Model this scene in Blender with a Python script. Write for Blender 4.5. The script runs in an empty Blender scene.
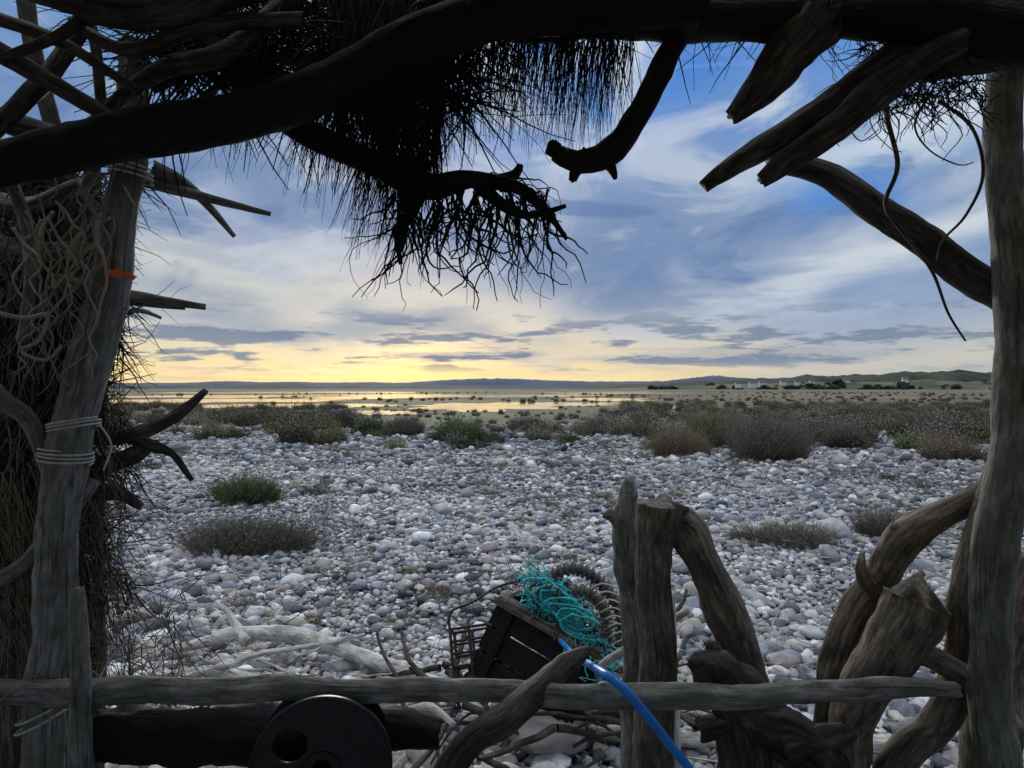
import bpy, math, random
import numpy as np
from mathutils import Vector, Matrix, noise
random.seed(7); rng=np.random.default_rng(7)
sc=bpy.context.scene
F=700.0; EYE=1.5
# surveyed position: bearing (px from a 1024 wide sheet), depth in metres -> world metres
def at(px,py,d): return Vector(((px-512)/F*d, d, EYE+(388-py)/F*d))
def N(x,y,z=0.0): return noise.noise(Vector((x,y,z)))
def gh(x,y):
    f=min(1,max(0,(45-y)/25)) if y>0 else 1
    return f*(0.07*N(x*.22,y*.22,3)+0.025*N(x*.9,y*.9,8))
# ---------------------------------------------------------------- materials
class NT:
    def __init__(s,nt): s.nt=nt; s.n=nt.nodes; s.l=nt.links
    def node(s,t,**k):
        n=s.n.new(t)
        for a,b in k.items(): setattr(n,a,b)
        return n
    def put(s,sock,v):
        if hasattr(v,'is_output'): s.l.new(v,sock)
        elif v is not None:
            if isinstance(v,(tuple,list)) and len(v)==3 and sock.type=='RGBA': v=(*v,1)
            sock.default_value=v
    def M(s,op,a,b=None,c=None,clamp=False):
        n=s.node('ShaderNodeMath',operation=op,use_clamp=clamp)
        for i,v in enumerate((a,b,c)):
            if v is not None: s.put(n.inputs[i],v)
        return n.outputs[0]
    def mix(s,f,a,b,bt='MIX'):
        n=s.node('ShaderNodeMix',data_type='RGBA',blend_type=bt)
        s.put(n.inputs[0],f); s.put(n.inputs[6],a); s.put(n.inputs[7],b); return n.outputs[2]
    def ramp(s,f,stops,interp='LINEAR'):
        n=s.node('ShaderNodeValToRGB'); cr=n.color_ramp; cr.interpolation=interp
        while len(cr.elements)<len(stops): cr.elements.new(.5)
        for e,(p,c) in zip(cr.elements,stops):
            e.position=p; e.color=(*c,1) if isinstance(c,tuple) else (c,c,c,1)
        s.put(n.inputs[0],f); return n.outputs[0]
    def noise(s,vec,scale,detail=4,rough=.5,dist=0,out=0):
        n=s.node('ShaderNodeTexNoise'); s.put(n.inputs['Vector'],vec)
        n.inputs['Scale'].default_value=scale; n.inputs['Detail'].default_value=detail
        n.inputs['Roughness'].default_value=rough; n.inputs['Distortion'].default_value=dist
        return n.outputs[out]
    def mapping(s,vec,sc_=(1,1,1),rot=(0,0,0),loc=(0,0,0)):
        n=s.node('ShaderNodeMapping'); s.put(n.inputs[0],vec)
        n.inputs[1].default_value=loc; n.inputs[2].default_value=rot; n.inputs[3].default_value=sc_
        return n.outputs[0]
    def sstep(s,v,a,b):
        n=s.node('ShaderNodeMapRange',interpolation_type='SMOOTHSTEP'); s.put(n.inputs[0],v)
        n.inputs[1].default_value=a; n.inputs[2].default_value=b; return n.outputs[0]
def mat(name):
    m=bpy.data.materials.new(name); m.use_nodes=True; t=NT(m.node_tree)
    b=t.n['Principled BSDF']; b.inputs['Specular IOR Level'].default_value=.3
    return m,t,b
def bump(t,b,h,strength,dist):
    n=t.node('ShaderNodeBump'); n.inputs['Strength'].default_value=strength; n.inputs['Distance'].default_value=dist
    t.put(n.inputs['Height'],h); t.l.new(n.outputs[0],b.inputs['Normal'])
def wood(name,cd,cm,cl,rough=.75,tint=None,bs=.45,crack=.6):
    m,t,b=mat(name)
    r=t.node('ShaderNodeAttribute',attribute_name='rest').outputs['Vector']
    g=t.noise(t.mapping(r,(90,90,14)),1,4,.72)            # soft grain
    g2=t.noise(t.mapping(r,(190,190,5)),1,1,.5)           # long drying cracks
    blot=t.noise(t.mapping(r,(17,17,11)),1,4,.7)          # weather mottling
    c=t.ramp(g,[(.30,cd),(.5,cm),(.72,cl)])
    c=t.mix(t.M('MULTIPLY',t.sstep(blot,.44,.60),.75),c,t.ramp(g,[(.35,tuple(x*.5 for x in cd)),(.7,tuple(x*.8 for x in cm))]))
    if tint: c=t.mix(t.M('MULTIPLY',t.sstep(t.noise(r,9,2,.7),.48,.62),.6),c,tint)
    c=t.mix(crack,c,t.ramp(g2,[(.30,.08),(.37,1.0)]),'MULTIPLY')
    t.put(b.inputs['Base Color'],c); b.inputs['Roughness'].default_value=rough
    h=t.M('ADD',t.M('MULTIPLY',g,.4),t.M('ADD',t.M('MULTIPLY',t.sstep(g2,.28,.38),.25),t.M('MULTIPLY',blot,.9)))
    bump(t,b,h,bs,.016)
    return m
W_grey=wood('driftwood_grey',(.085,.078,.066),(.20,.19,.165),(.38,.365,.33),tint=(.12,.13,.085))
W_pale=wood('driftwood_pale',(.26,.24,.21),(.52,.49,.44),(.74,.72,.68),crack=.3)
W_brown=wood('driftwood_brown',(.05,.040,.028),(.155,.122,.088),(.33,.275,.21))
W_green=wood('post_green_grey',(.07,.07,.055),(.165,.165,.135),(.30,.30,.26),tint=(.10,.115,.07))
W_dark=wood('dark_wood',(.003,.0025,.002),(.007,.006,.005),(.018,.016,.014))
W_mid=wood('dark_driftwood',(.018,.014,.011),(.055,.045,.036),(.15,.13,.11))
def plain(name,c,rough=.7,var=.4,scale=30,metal=0,bs=.2):
    m,t,b=mat(name)
    o=t.node('ShaderNodeTexCoord').outputs['Object']
    n=t.noise(o,scale,3,.6)
    col=t.ramp(n,[(.3,tuple(x*(1-var) for x in c)),(.7,tuple(min(1,x*(1+var)) for x in c))])
    t.put(b.inputs['Base Color'],col); b.inputs['Roughness'].default_value=rough; b.inputs['Metallic'].default_value=metal
    bump(t,b,n,bs,.01); return m
def blademat(name,stops,rough=.8,oiw=.35):
    m,t,b=mat(name)
    a=t.node('ShaderNodeAttribute',attribute_name='tint').outputs['Fac']
    oi=t.node('ShaderNodeObjectInfo').outputs['Random']
    f=t.M('ADD',t.M('MULTIPLY',a,1-oiw),t.M('MULTIPLY',oi,oiw))
    t.put(b.inputs['Base Color'],t.ramp(f,stops)); b.inputs['Roughness'].default_value=rough
    return m
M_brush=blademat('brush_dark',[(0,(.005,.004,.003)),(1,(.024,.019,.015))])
M_straw=blademat('straw',[(0,(.06,.045,.03)),(.5,(.17,.13,.085)),(1,(.32,.26,.17))])
M_roots=blademat('pale_roots',[(0,(.14,.12,.09)),(1,(.42,.37,.29))])
M_heath=blademat('heather',[(0,(.05,.042,.034)),(.45,(.13,.112,.09)),(.8,(.22,.195,.15)),(1,(.38,.35,.28))],oiw=.5)
M_green=blademat('green_shrub_leaf',[(0,(.03,.045,.018)),(.5,(.075,.10,.038)),(1,(.17,.20,.08))])
M_olive=blademat('olive_scrub',[(0,(.045,.048,.024)),(.5,(.12,.115,.055)),(.85,(.23,.20,.11)),(1,(.38,.33,.21))],oiw=.5)
M_teal=plain('teal_rope_nylon',(.05,.50,.52),.6,.5,60)
M_blue=plain('blue_hose_plastic',(.02,.20,.62),.35,.15,20,bs=.05)
M_rope=plain('pale_rope',(.48,.45,.39),.9,.3,120)
M_black=plain('black_plastic',(.008,.008,.009),.35,.5,25)
M_rub=plain('dark_rubber_coil',(.085,.08,.072),.5,.5,40)
M_rust=plain('rusted_metal',(.035,.028,.024),.7,.5,60)
M_orange=plain('orange_scrap_cloth',(.85,.2,.06),.8,.3,40)
# ---------------------------------------------------------------- mesh builder
class MB:
    def __init__(s): s.v=[];s.f=[];s.r=[];s.t=[]
    def obj(s,name,m,parent=None,smooth=True):
        me=bpy.data.meshes.new(name); me.from_pydata([tuple(v) for v in s.v],[],s.f)
        a=me.attributes.new('rest','FLOAT_VECTOR','POINT')
        if len(s.r)==len(s.v): a.data.foreach_set('vector',np.array([tuple(x) for x in s.r],dtype=np.float32).ravel())
        b=me.attributes.new('tint','FLOAT','POINT')
        if len(s.t)==len(s.v): b.data.foreach_set('value',np.array(s.t,dtype=np.float32))
        if smooth: me.polygons.foreach_set('use_smooth',[True]*len(me.polygons))
        me.materials.append(m); me.update()
        o=bpy.data.objects.new(name,me); sc.collection.objects.link(o)
        if parent: o.parent=parent
        return o
def catmull(P,step):
    out=[]; n=len(P)
    for i in range(n-1):
        p0=P[max(i-1,0)];p1=P[i];p2=P[i+1];p3=P[min(i+2,n-1)]
        L=(Vector(p2[:3])-Vector(p1[:3])).length; k=max(2,int(L/step))
        for j in range(k):
            t=j/k
            out.append([0.5*((2*p1[q])+(-p0[q]+p2[q])*t+(2*p0[q]-5*p1[q]+4*p2[q]-p3[q])*t*t+(-p0[q]+3*p1[q]-3*p2[q]+p3[q])*t**3) for q in range(4)])
    out.append(list(P[-1])); return out
def tube(B,pts,sides=18,step=.016,knob=.14,wob=.012,flat=1.0,jag=.5,cut=None):
    """pts: world (x,y,z,r)"""
    S=catmull(pts,step); seed=random.random()*50
    C=[]; R=[]
    for i,q in enumerate(S):
        w=Vector((N(i*step*5,seed),N(i*step*5,seed+7),N(i*step*5,seed+13)))*wob
        C.append(Vector(q[:3])+w); R.append(max(q[3],.0008))
    t0=(C[1]-C[0]).normalized(); up=Vector((0,0,1)) if abs(t0.z)<.9 else Vector((0,1,0))
    u=t0.cross(up).normalized(); s=0; base=len(B.v); n=len(C); tint=random.random()
    for i in range(n):
        T=(C[min(i+1,n-1)]-C[max(i-1,0)]).normalized()
        u=(u-T*u.dot(T)).normalized(); v=T.cross(u)
        if i: s+=(C[i]-C[i-1]).length
        for k in range(sides):
            a=2*math.pi*k/sides; ca,sa=math.cos(a),math.sin(a)
            rr=R[i]*(1+knob*1.5*N(ca*1.1+seed,sa*1.1,s*7)+knob*.8*N(ca*2.2+seed,sa*2.2,s*26)+knob*.5*N(ca*4+seed,sa*4,s*5))
            ax=0
            if i in(0,n-1): ax=jag*R[i]*N(ca*2+seed,sa*2,i)
            p=C[i]+(u*ca+v*sa*flat)*rr+T*ax
            if cut and p.z>cut(p): p.z=cut(p)
            B.v.append(p)
            B.r.append((ca*R[i]+seed,sa*R[i],s)); B.t.append(tint)
    for i in range(n-1):
        for k in range(sides):
            a=base+i*sides+k; b=base+i*sides+(k+1)%sides
            B.f.append((a,b,b+sides,a+sides))
    for e,i in((0,0),(1,n-1)):
        c=len(B.v); B.v.append(C[i]); B.r.append((seed,0,s if e else 0)); B.t.append(tint)
        for k in range(sides):
            a=base+i*sides+k; b=base+i*sides+(k+1)%sides
            B.f.append((b,a,c) if not e else (a,b,c))
def px(B,pts,**k):
    """pts: (bearing x, bearing y, depth, radius in same angular unit)"""
    P=[]
    for (x,y,d,r) in pts:
        w=at(x,y,d); P.append((w.x,w.y,w.z,r/F*d))
    tube(B,P,**k); return P
def strand(B,p,d,L,r,segs=6,grav=.3,curl=.25,r1=.3,sides=3):
    base=len(B.v); d=Vector(d).normalized(); p=Vector(p); tn=random.random(); st=L/segs
    u=d.orthogonal().normalized(); sd=random.random()*90
    for i in range(segs+1):
        rr=r*(1-(1-r1)*i/segs)
        u=(u-d*u.dot(d)).normalized(); v=d.cross(u)
        for k in range(sides):
            a=6.2832*k/sides
            B.v.append(p+(u*math.cos(a)+v*math.sin(a))*rr); B.r.append((sd,k*.002,i*st)); B.t.append(tn)
        if i<segs:
            p=p+d*st
            d=(d+Vector((random.gauss(0,curl),random.gauss(0,curl),random.gauss(0,curl)-grav*.3))).normalized()
    for i in range(segs):
        for k in range(sides):
            a=base+i*sides+k; b=base+i*sides+(k+1)%sides
            B.f.append((a,b,b+sides,a+sides))
def bez(B,pts,r,r1=None,sides=5,step=.02,wob=.004):
    r1=r if r1 is None else r1; n=len(pts)
    P=[(*p,r+(r1-r)*i/(n-1)) for i,p in enumerate(pts)]
    tube(B,P,sides=sides,step=step,knob=.08,wob=wob,jag=0)
def empty(name):
    o=bpy.data.objects.new(name,None); sc.collection.objects.link(o); return o
U=random.uniform
# ================================================================ SHELTER
hut=empty('driftwood_shelter')
B=MB()  # main lintel beams
px(B,[(-160,190,1.30,26),(0,163,1.30,22),(120,138,1.30,25),(250,112,1.30,24),(330,84,1.30,22),(400,50,1.3,24),(480,18,1.3,26),(560,2,1.32,28),(700,2,1.34,30)],knob=.12)
px(B,[(430,2,1.38,30),(600,12,1.38,26),(760,16,1.38,24),(900,14,1.38,28),(1024,26,1.38,34),(1150,30,1.38,34)],knob=.1)
px(B,[(110,-20,1.42,12),(200,40,1.42,13),(290,120,1.42,14),(380,165,1.42,12)])
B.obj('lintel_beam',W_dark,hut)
B=MB()
px(B,[(-20,-40,1.25,15),(60,-5,1.27,17),(150,10,1.3,16),(260,-20,1.3,16)])
px(B,[(-40,30,1.36,10),(40,75,1.36,9),(110,120,1.36,7)])
px(B,[(-30,150,1.4,9),(60,60,1.42,9),(110,-20,1.42,8)])
px(B,[(20,-20,1.5,8),(35,60,1.5,8),(60,150,1.5,8)])
px(B,[(-20,110,1.45,11),(50,135,1.45,11),(120,150,1.45,8)])
px(B,[(70,20,1.33,5),(130,50,1.33,7),(200,30,1.33,8),(300,20,1.33,8)])
px(B,[(90,170,1.38,7),(110,110,1.38,7),(160,70,1.38,9),(230,50,1.38,12),(300,-10,1.38,10)])
px(B,[(0,60,1.3,5),(60,30,1.3,6),(120,-20,1.3,7)])
px(B,[(-10,15,1.34,7),(70,48,1.34,6),(140,92,1.34,4)])
px(B,[(80,-10,1.5,5),(95,60,1.5,5),(100,160,1.5,5)])
px(B,[(150,90,1.5,4),(230,60,1.5,5),(340,60,1.5,6)]); px(B,[(180,-10,1.5,6),(240,50,1.5,6),(330,110,1.5,6)]); px(B,[(200,100,1.52,4),(250,40,1.52,5),(280,-20,1.52,6)])
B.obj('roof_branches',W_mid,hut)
B=MB()
px(B,[(131,40,1.55,13),(134,100,1.55,14),(130,170,1.54,16),(118,240,1.53,17),(103,310,1.52,19),(82,390,1.5,19),(66,460,1.5,20),(58,540,1.5,19),(52,640,1.5,18),(46,768,1.5,19),(40,1095,1.5,26)],knob=.13,sides=28,step=.010)
B.obj('left_post',W_grey,hut)
B=MB()
px(B,[(79,588,1.42,5),(80,640,1.42,9),(86,768,1.42,11),(98,1125,1.42,14)],knob=.12,sides=20)
px(B,[(145,180,1.6,7),(200,197,1.65,5),(270,213,1.7,2.5)])
px(B,[(150,168,1.6,8),(190,190,1.65,5),(235,238,1.7,2)])
px(B,[(60,280,1.55,7),(140,295,1.6,5),(206,305,1.65,3)])
px(B,[(80,292,1.6,3),(130,300,1.65,3),(183,309,1.7,2)])
px(B,[(90,325,1.6,3),(130,312,1.65,2.5),(160,320,1.7,1.5)])
B.obj('pale_stakes',W_grey,hut)
B=MB()
px(B,[(1008,-10,1.5,16),(1008,80,1.5,17),(1007,170,1.5,17),(1013,260,1.5,18),(1018,340,1.5,18),(1015,420,1.5,20),(1003,490,1.5,21),(990,560,1.5,20),(986,640,1.5,19),(996,768,1.5,21),(1010,1090,1.5,26)],knob=.09,sides=28,step=.010)
B.obj('right_post',W_green,hut)
B=MB()
px(B,[(1040,395,1.62,15),(1006,460,1.62,15),(975,540,1.62,15),(962,600,1.62,16),(965,660,1.62,17),(936,720,1.62,16),(886,790,1.6,18),(800,1040,1.6,22)],knob=.12)
px(B,[(1040,560,1.7,22),(1010,640,1.7,24),(985,768,1.7,26),(980,1000,1.7,26)],knob=.12)
B.obj('curved_side_log',W_brown,hut)
B=MB()
px(B,[(-120,694,1.44,13),(0,692,1.45,12),(90,694,1.46,13),(200,690,1.47,12),(330,688,1.47,11),(480,691,1.47,11),(600,695,1.47,12),(760,694,1.47,11),(880,688,1.47,10),(955,690,1.47,8)],knob=.15,sides=24,step=.012,wob=.012)
B.obj('window_rail',W_grey,hut)
B=MB()
px(B,[(98,732,1.5,24),(200,736,1.52,26),(300,734,1.52,24),(380,728,1.53,18),(440,732,1.55,14)],knob=.25)
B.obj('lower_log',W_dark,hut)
# upper-right poles
B=MB()
px(B,[(960,10,1.40,17),(890,62,1.42,17),(820,112,1.44,15),(760,150,1.46,12),(706,186,1.48,7)],knob=.14)
px(B,[(960,40,1.36,15),(900,75,1.38,16),(840,125,1.40,15),(790,160,1.42,12),(762,180,1.43,7)],knob=.14)
px(B,[(830,10,1.36,26),(790,50,1.38,24),(762,85,1.4,18),(733,114,1.42,8)],knob=.18,jag=1.2)
px(B,[(770,160,1.58,10),(830,180,1.58,13),(900,222,1.57,15),(960,265,1.56,16),(1010,298,1.56,17)],knob=.12)
px(B,[(930,70,1.4,12),(980,60,1.42,14),(1050,40,1.45,16)])
B.obj('roof_poles',W_mid,hut)
B=MB()
px(B,[(692,10,1.4,11),(668,52,1.4,12),(650,92,1.4,12),(622,140,1.4,13),(600,158,1.4,12),(575,160,1.4,11),(556,152,1.4,9)],knob=.2)
px(B,[(590,158,1.4,10),(578,170,1.4,7),(573,184,1.4,4)])
px(B,[(602,156,1.4,6),(612,168,1.4,5),(615,180,1.4,2)])
px(B,[(563,155,1.4,7),(552,150,1.4,8),(556,142,1.4,6)])
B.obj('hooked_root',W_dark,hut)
# hanging root ball
B=MB()
px(B,[(385,165,1.42,14),(430,188,1.4,13),(470,180,1.38,10),(515,186,1.37,7),(545,208,1.36,4),(568,240,1.36,2)],knob=.25)
px(B,[(500,182,1.38,8),(515,174,1.4,5),(520,165,1.4,3)])
px(B,[(480,186,1.38,8),(500,205,1.36,6),(525,215,1.36,4),(564,205,1.36,2)])
px(B,[(420,190,1.4,9),(412,215,1.4,6),(400,235,1.4,4),(403,262,1.4,2)])
for i in range(170):
    x=U(392,550); y=190+abs(x-470)*.08+U(-8,26)
    strand(B,at(x,y,U(1.32,1.44)),(U(-.5,.5)+(x-470)/320,U(-.3,.3),-1),U(.07,.24),U(.001,.0038),11,.35,.33,.3,5)
for i in range(30):
    x=U(480,545); strand(B,at(x,U(175,205),U(1.34,1.4)),(1,U(-.3,.3),U(-.3,.4)),U(.05,.10),U(.001,.003),11,1.1,.3,.3,5)
B.obj('hanging_root_ball',W_dark,hut)
# thatch brush
B=MB()
def curtain(n,x0,x1,y0,y1,d0,d1,dx,L0,L1,r0,r1,curl=.06,grav=.4):
    for i in range(n):
        x=U(x0,x1); y=U(y0,y1)
        strand(B,at(x,y,U(d0,d1)),(U(-.25,.25)+dx,U(-.2,.2),-1),U(L0,L1),U(r0,r1),6,grav,curl,.3)
for c,k,l in ((455,70,.26),(478,70,.24),(505,90,.21),(530,70,.24),(556,80,.20),(580,90,.25),(604,90,.23),(624,60,.18)):
    curtain(k,c-13,c+11,5,50,1.34,1.5,-.12,l*.6,l*1.05,.0007,.0016,.06)
curtain(1100,330,440,-30,90,1.34,1.55,.0,.1,.24,.001,.0022,.08)
curtain(600,375,440,80,165,1.36,1.48,.05,.04,.13,.001,.002,.1)
curtain(260,300,400,60,130,1.34,1.5,-.25,.08,.2,.0008,.0014,.08)
curtain(160,355,430,130,195,1.36,1.46,-.3,.06,.19,.0008,.0015,.08)
curtain(130,220,330,40,110,1.38,1.5,-.6,.06,.17,.0008,.0013,.1)
curtain(110,190,270,-10,70,1.38,1.5,-.7,.06,.14,.0008,.0014,.12)
for i in range(2100):   # mat of twigs laid across above the lintel
    x=U(140,480); y=U(-60,110-(480-x)*.10)
    if y>150-x*.12+ (40 if x>330 else 0): continue
    strand(B,at(x,y,U(1.4,1.6)),(U(-1,1),U(-.4,.4),U(-.9,.6)),U(.08,.3),U(.001,.0038),5,.1,.12)
for i in range(420):
    x=U(450,1010); strand(B,at(x,U(-10,22),U(1.38,1.5)),(U(-1,1),U(-.3,.3),U(-.5,.2)),U(.05,.2),U(.001,.003),5,.1,.15)
for i in range(420):   # right hand clump
    x=U(855,985); y=U(30,100); strand(B,at(x,y,U(1.38,1.5)),(U(-1,1),U(-.3,.3),U(-.9,.5)),U(.04,.13),U(.0008,.0024),7,.15,.3)
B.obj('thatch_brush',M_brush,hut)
B=MB()
def pline(B,L,d,r,r1):
    bez(B,[tuple(at(x,y,d+.01*math.sin(i*2.1))) for i,(x,y) in enumerate(L)],r,r1,sides=7,step=.012)
pline(B,[(893,60),(886,110),(898,165),(886,205),(905,235),(932,270),(948,312),(966,341)],1.42,.006,.002)
pline(B,[(940,100),(972,128),(984,175),(968,215),(945,240),(938,262)],1.4,.004,.002)
pline(B,[(930,95),(915,125),(930,150),(960,165),(975,162)],1.44,.0025,.001)
pline(B,[(870,100),(850,120),(862,140),(880,128)],1.44,.002,.001)
for i in range(34):
    x=U(860,985); L=[(x,U(70,100))]
    for j in range(5): L.append((L[-1][0]+U(-16,16),L[-1][1]+U(3,16)))
    pline(B,L,U(1.38,1.5),.0018,.0008)
B.obj('dangling_roots',W_mid,hut)
# left brush wall
B=MB()
for i in range(46):
    x=U(-60,90); y=U(180,660); a=U(-1.2,1.2); L=U(40,120)
    px(B,[(x,y,U(1.6,1.8),U(4,11)),(x+L*.5*math.cos(a)*.6,y+L*.5*math.sin(a),1.68,U(4,10)),(x+L*math.cos(a)*.6,y+L*math.sin(a),U(1.6,1.8),U(2,6))],sides=10,step=.03)
for i in range(16):
    x=-60+i*10; px(B,[(x,150+U(0,30),1.85,U(7,11)),(x+U(-15,15),400,1.85,U(8,12)),(x+U(-10,10),1000,1.85,12)],sides=10,step=.04)
B.obj('left_wall_branches',W_mid,hut)
B=MB()
px(B,[(-40,240,1.62,12),(30,255,1.62,11),(95,245,1.6,6)])
px(B,[(-40,190,1.6,10),(20,205,1.6,9),(80,182,1.58,7)])
px(B,[(-40,350,1.45,10),(0,400,1.45,9),(30,425,1.47,8),(60,500,1.5,6)])
px(B,[(-30,590,1.5,8),(30,560,1.5,8),(90,480,1.54,6)]); px(B,[(10,180,1.5,6),(30,260,1.5,6),(20,340,1.5,5)])
B.obj('wall_driftwood',W_grey,hut)
B=MB()
px(B,[(85,432,1.6,7),(120,436,1.62,8),(155,428,1.66,6),(180,415,1.68,5),(208,392,1.7,3)],knob=.3,wob=.02)
px(B,[(120,434,1.62,7),(150,446,1.64,6),(175,452,1.66,4),(196,476,1.68,2)],knob=.3,wob=.02)
px(B,[(90,470,1.6,11),(125,458,1.63,9),(150,443,1.65,6)],knob=.3)
px(B,[(80,500,1.6,9),(112,490,1.62,8),(140,505,1.64,4)],knob=.3)
px(B,[(85,455,1.6,4),(60,410,1.56,4),(100,350,1.6,2)],knob=.25)
B.obj('twisted_root',W_mid,hut)
B=MB()
for i in range(3200):
    y=U(165,600); edge=118-max(0,(300-y))*-.05+ (12*math.sin(y*.045)+10*math.sin(y*.11))
    x=U(-50,edge); strand(B,at(x,y,U(1.58,1.85)),(U(-.9,.9),U(-.4,.4),U(-1,.5)),U(.05,.18),U(.0009,.003),5,.2,.2)
for i in range(160):
    y=U(280,480); strand(B,at(U(80,112),y,U(1.58,1.7)),(U(.2,1),U(-.3,.3),U(-.8,.6)),U(.04,.12),U(.0008,.002),7,.1,.25)
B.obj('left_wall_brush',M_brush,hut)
B=MB()
for i in range(800):
    y=U(460,640); x=U(-20,125-(y-470)*.05); strand(B,at(x,y,U(1.5,1.68)),(U(-.15,.65),U(-.3,.3),-1),U(.05,.19),U(.0007,.0014),6,.2,.12)
for i in range(420):
    y=U(200,480); x=U(-20,120); strand(B,at(x,y,U(1.55,1.6)),(U(-.6,.6),U(-.3,.2),-1),U(.05,.17),U(.0007,.0015),6,.2,.2)
for i in range(220):
    strand(B,at(U(60,190),U(590,700),U(1.55,1.8)),(U(-.3,.8),U(-.3,.3),U(-1,.5)),U(.08,.25),U(.0008,.002),7,.15,.15)
B.obj('left_wall_straw',M_straw,hut)
B=MB()
for i in range(26):
    x=U(10,110); y=U(170,230); L=[(x,y)]
    for j in range(int(U(5,14))): L.append((min(118-(L[-1][1]-170)*.12,L[-1][0]+U(-17,15)),L[-1][1]+U(8,22)))
    pline(B,L,U(1.42,1.5),U(.0012,.004),.001)
pline(B,[(-5,312),(25,318),(48,315),(40,340),(20,350),(45,360),(60,345)],1.44,.005,.003)
B.obj('pale_roots',M_roots,hut)
# rope lashings round the posts
B=MB()
def lash(cx,cy,d,rp,turns,h,tilt=0):
    c=at(cx,cy,d); r=rp/F*d; P=[]
    for i in range(turns*10+1):
        a=i/10*2*math.pi; P.append((c.x+r*math.cos(a),c.y+r*math.sin(a),c.z+h*(i/(turns*10)-.5)+tilt*math.cos(a)))
    bez(B,P,.0026,sides=6,step=.01,wob=.003)
lash(74,425,1.5,23,3,.02,.008); lash(66,455,1.5,24,4,.03,-.006); lash(130,172,1.54,20,3,.03,-.01)
lash(46,715,1.5,24,2,.04,.02)
pline(B,[(100,425),(112,445),(104,470)],1.45,.002,.002); pline(B,[(112,150),(118,175),(135,205)],1.5,.003,.002)
pline(B,[(96,684),(110,660),(125,640)],1.44,.002,.002)
B.obj('rope_lashing',M_rope,hut)
B=MB(); c=at(122,270,1.42)
for i in range(9):
    for j in range(5):
        hgt=(j-2)*.0045*(1-.5*abs(i-3)/5); B.v.append(c+Vector(((i-4)*.007+.004*N(i*.9,j*.9,1),.010*N(i*.7,j*.8,4),hgt+.010*N(i*.5,j*.3,7)-.002*i))); B.r.append((0,0,0)); B.t.append(.5)
for i in range(8):
    for j in range(4): a=i*5+j; B.f.append((a,a+1,a+6,a+5))
B.obj('orange_rag',M_orange,hut)
# roof & side walls of the shelter (round the viewpoint)
B=MB()
y=-1.0
while y<1.22:
    r=U(.035,.055); tube(B,[(-1.75,y,2.30+U(-.02,.02),r),(0,y+U(-.02,.02),2.33,r*1.1),(1.8,y,2.30+U(-.02,.02),r)],sides=8,step=.2); y+=r*1.8
B.obj('roof_logs',W_mid,hut)
B=MB(); 
for sx in(-1.7,1.75):
    y=-.9
    while y<1.1:
        r=U(.035,.06); tube(B,[(sx,y,0,r),(sx+U(-.03,.03),y,1.2,r),(sx,y,2.28,r*.8)],sides=8,step=.2); y+=r*2.4
B.obj('side_wall_logs',W_grey,hut)
# ================================================================ DRIFTWOOD PIECES
B=MB()
ctop=lambda p: at(660,504,1.78).z-(p.x-at(660,504,1.78).x)*.10+.004*N(p.x*60,p.y*60)
px(B,[(650,1080,1.78,22),(653,768,1.78,20),(657,660,1.78,19),(652,600,1.78,17),(652,550,1.78,18),(660,515,1.78,24),(664,496,1.78,25)],knob=.13,sides=26,step=.010,wob=.006,cut=ctop)
px(B,[(650,545,1.79,14),(668,524,1.79,20),(688,530,1.79,20),(702,560,1.78,18),(722,605,1.8,19),(738,650,1.82,19),(748,700,1.85,20),(765,800,1.9,24),(770,1000,1.95,24)],knob=.13,sides=24,step=.012,cut=ctop)
B.obj('driftwood_arch',W_brown)
B=MB()
px(B,[(629,478,1.95,4),(628,492,1.95,9),(624,520,1.95,13),(628,570,1.95,12),(634,640,1.95,12),(640,960,1.95,14)],knob=.25,jag=1.5)
px(B,[(622,520,1.95,11),(610,516,1.95,6),(606,520,1.95,3)],knob=.2)
B.obj('driftwood_stake',W_grey)
B=MB()
px(B,[(664,590,2.1,8),(668,680,2.1,10),(672,890,2.1,10)],knob=.15)
px(B,[(600,665,2.3,4),(650,635,2.2,5),(688,612,2.1,3)],knob=.15)
B.obj('driftwood_stake',W_pale)
B=MB()
tube(B,[(*at(588,652,1.64),.012),(*at(565,668,1.58),.026),(*at(510,715,1.40),.030),(*at(450,768,1.36),.030),(-.28,1.15,.45,.034),(-.42,1.0,.02,.038)],knob=.14,wob=.006,jag=1.4)
B.obj('leaning_plank',W_mid)
B=MB()
px(B,[(690,660,1.62,6),(712,672,1.62,22),(745,705,1.64,25),(790,740,1.66,22),(850,790,1.68,22),(900,1010,1.7,24)],knob=.3,jag=1.5)
px(B,[(712,640,1.62,4),(718,670,1.62,12),(735,720,1.62,20),(742,790,1.62,24),(740,1030,1.62,28)],knob=.3)
px(B,[(780,745,1.6,15),(830,735,1.6,12),(862,728,1.6,3)],knob=.25)
px(B,[(700,730,1.62,12),(770,715,1.6,10),(830,760,1.6,13),(850,900,1.6,15)],knob=.3)
B.obj('driftwood_stump',W_mid)
B=MB()
px(B,[(985,492,1.66,12),(940,515,1.68,14),(905,540,1.7,17),(885,575,1.72,15),(858,610,1.73,15),(838,655,1.74,15),(828,720,1.75,15),(810,1000,1.8,20)],knob=.17,sides=24,step=.012)
px(B,[(880,596,1.72,10),(868,585,1.71,9),(860,570,1.7,6),(861,554,1.7,2)],knob=.2)
px(B,[(905,545,1.7,11),(895,532,1.7,8),(897,524,1.7,6)],knob=.2,jag=1)
B.obj('driftwood_branch',W_brown)
B=MB()
q0=at(915,600,1.6); cs=lambda p: q0.z-(p.x-q0.x)*.35+.005*N(p.x*50,p.y*50)
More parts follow.
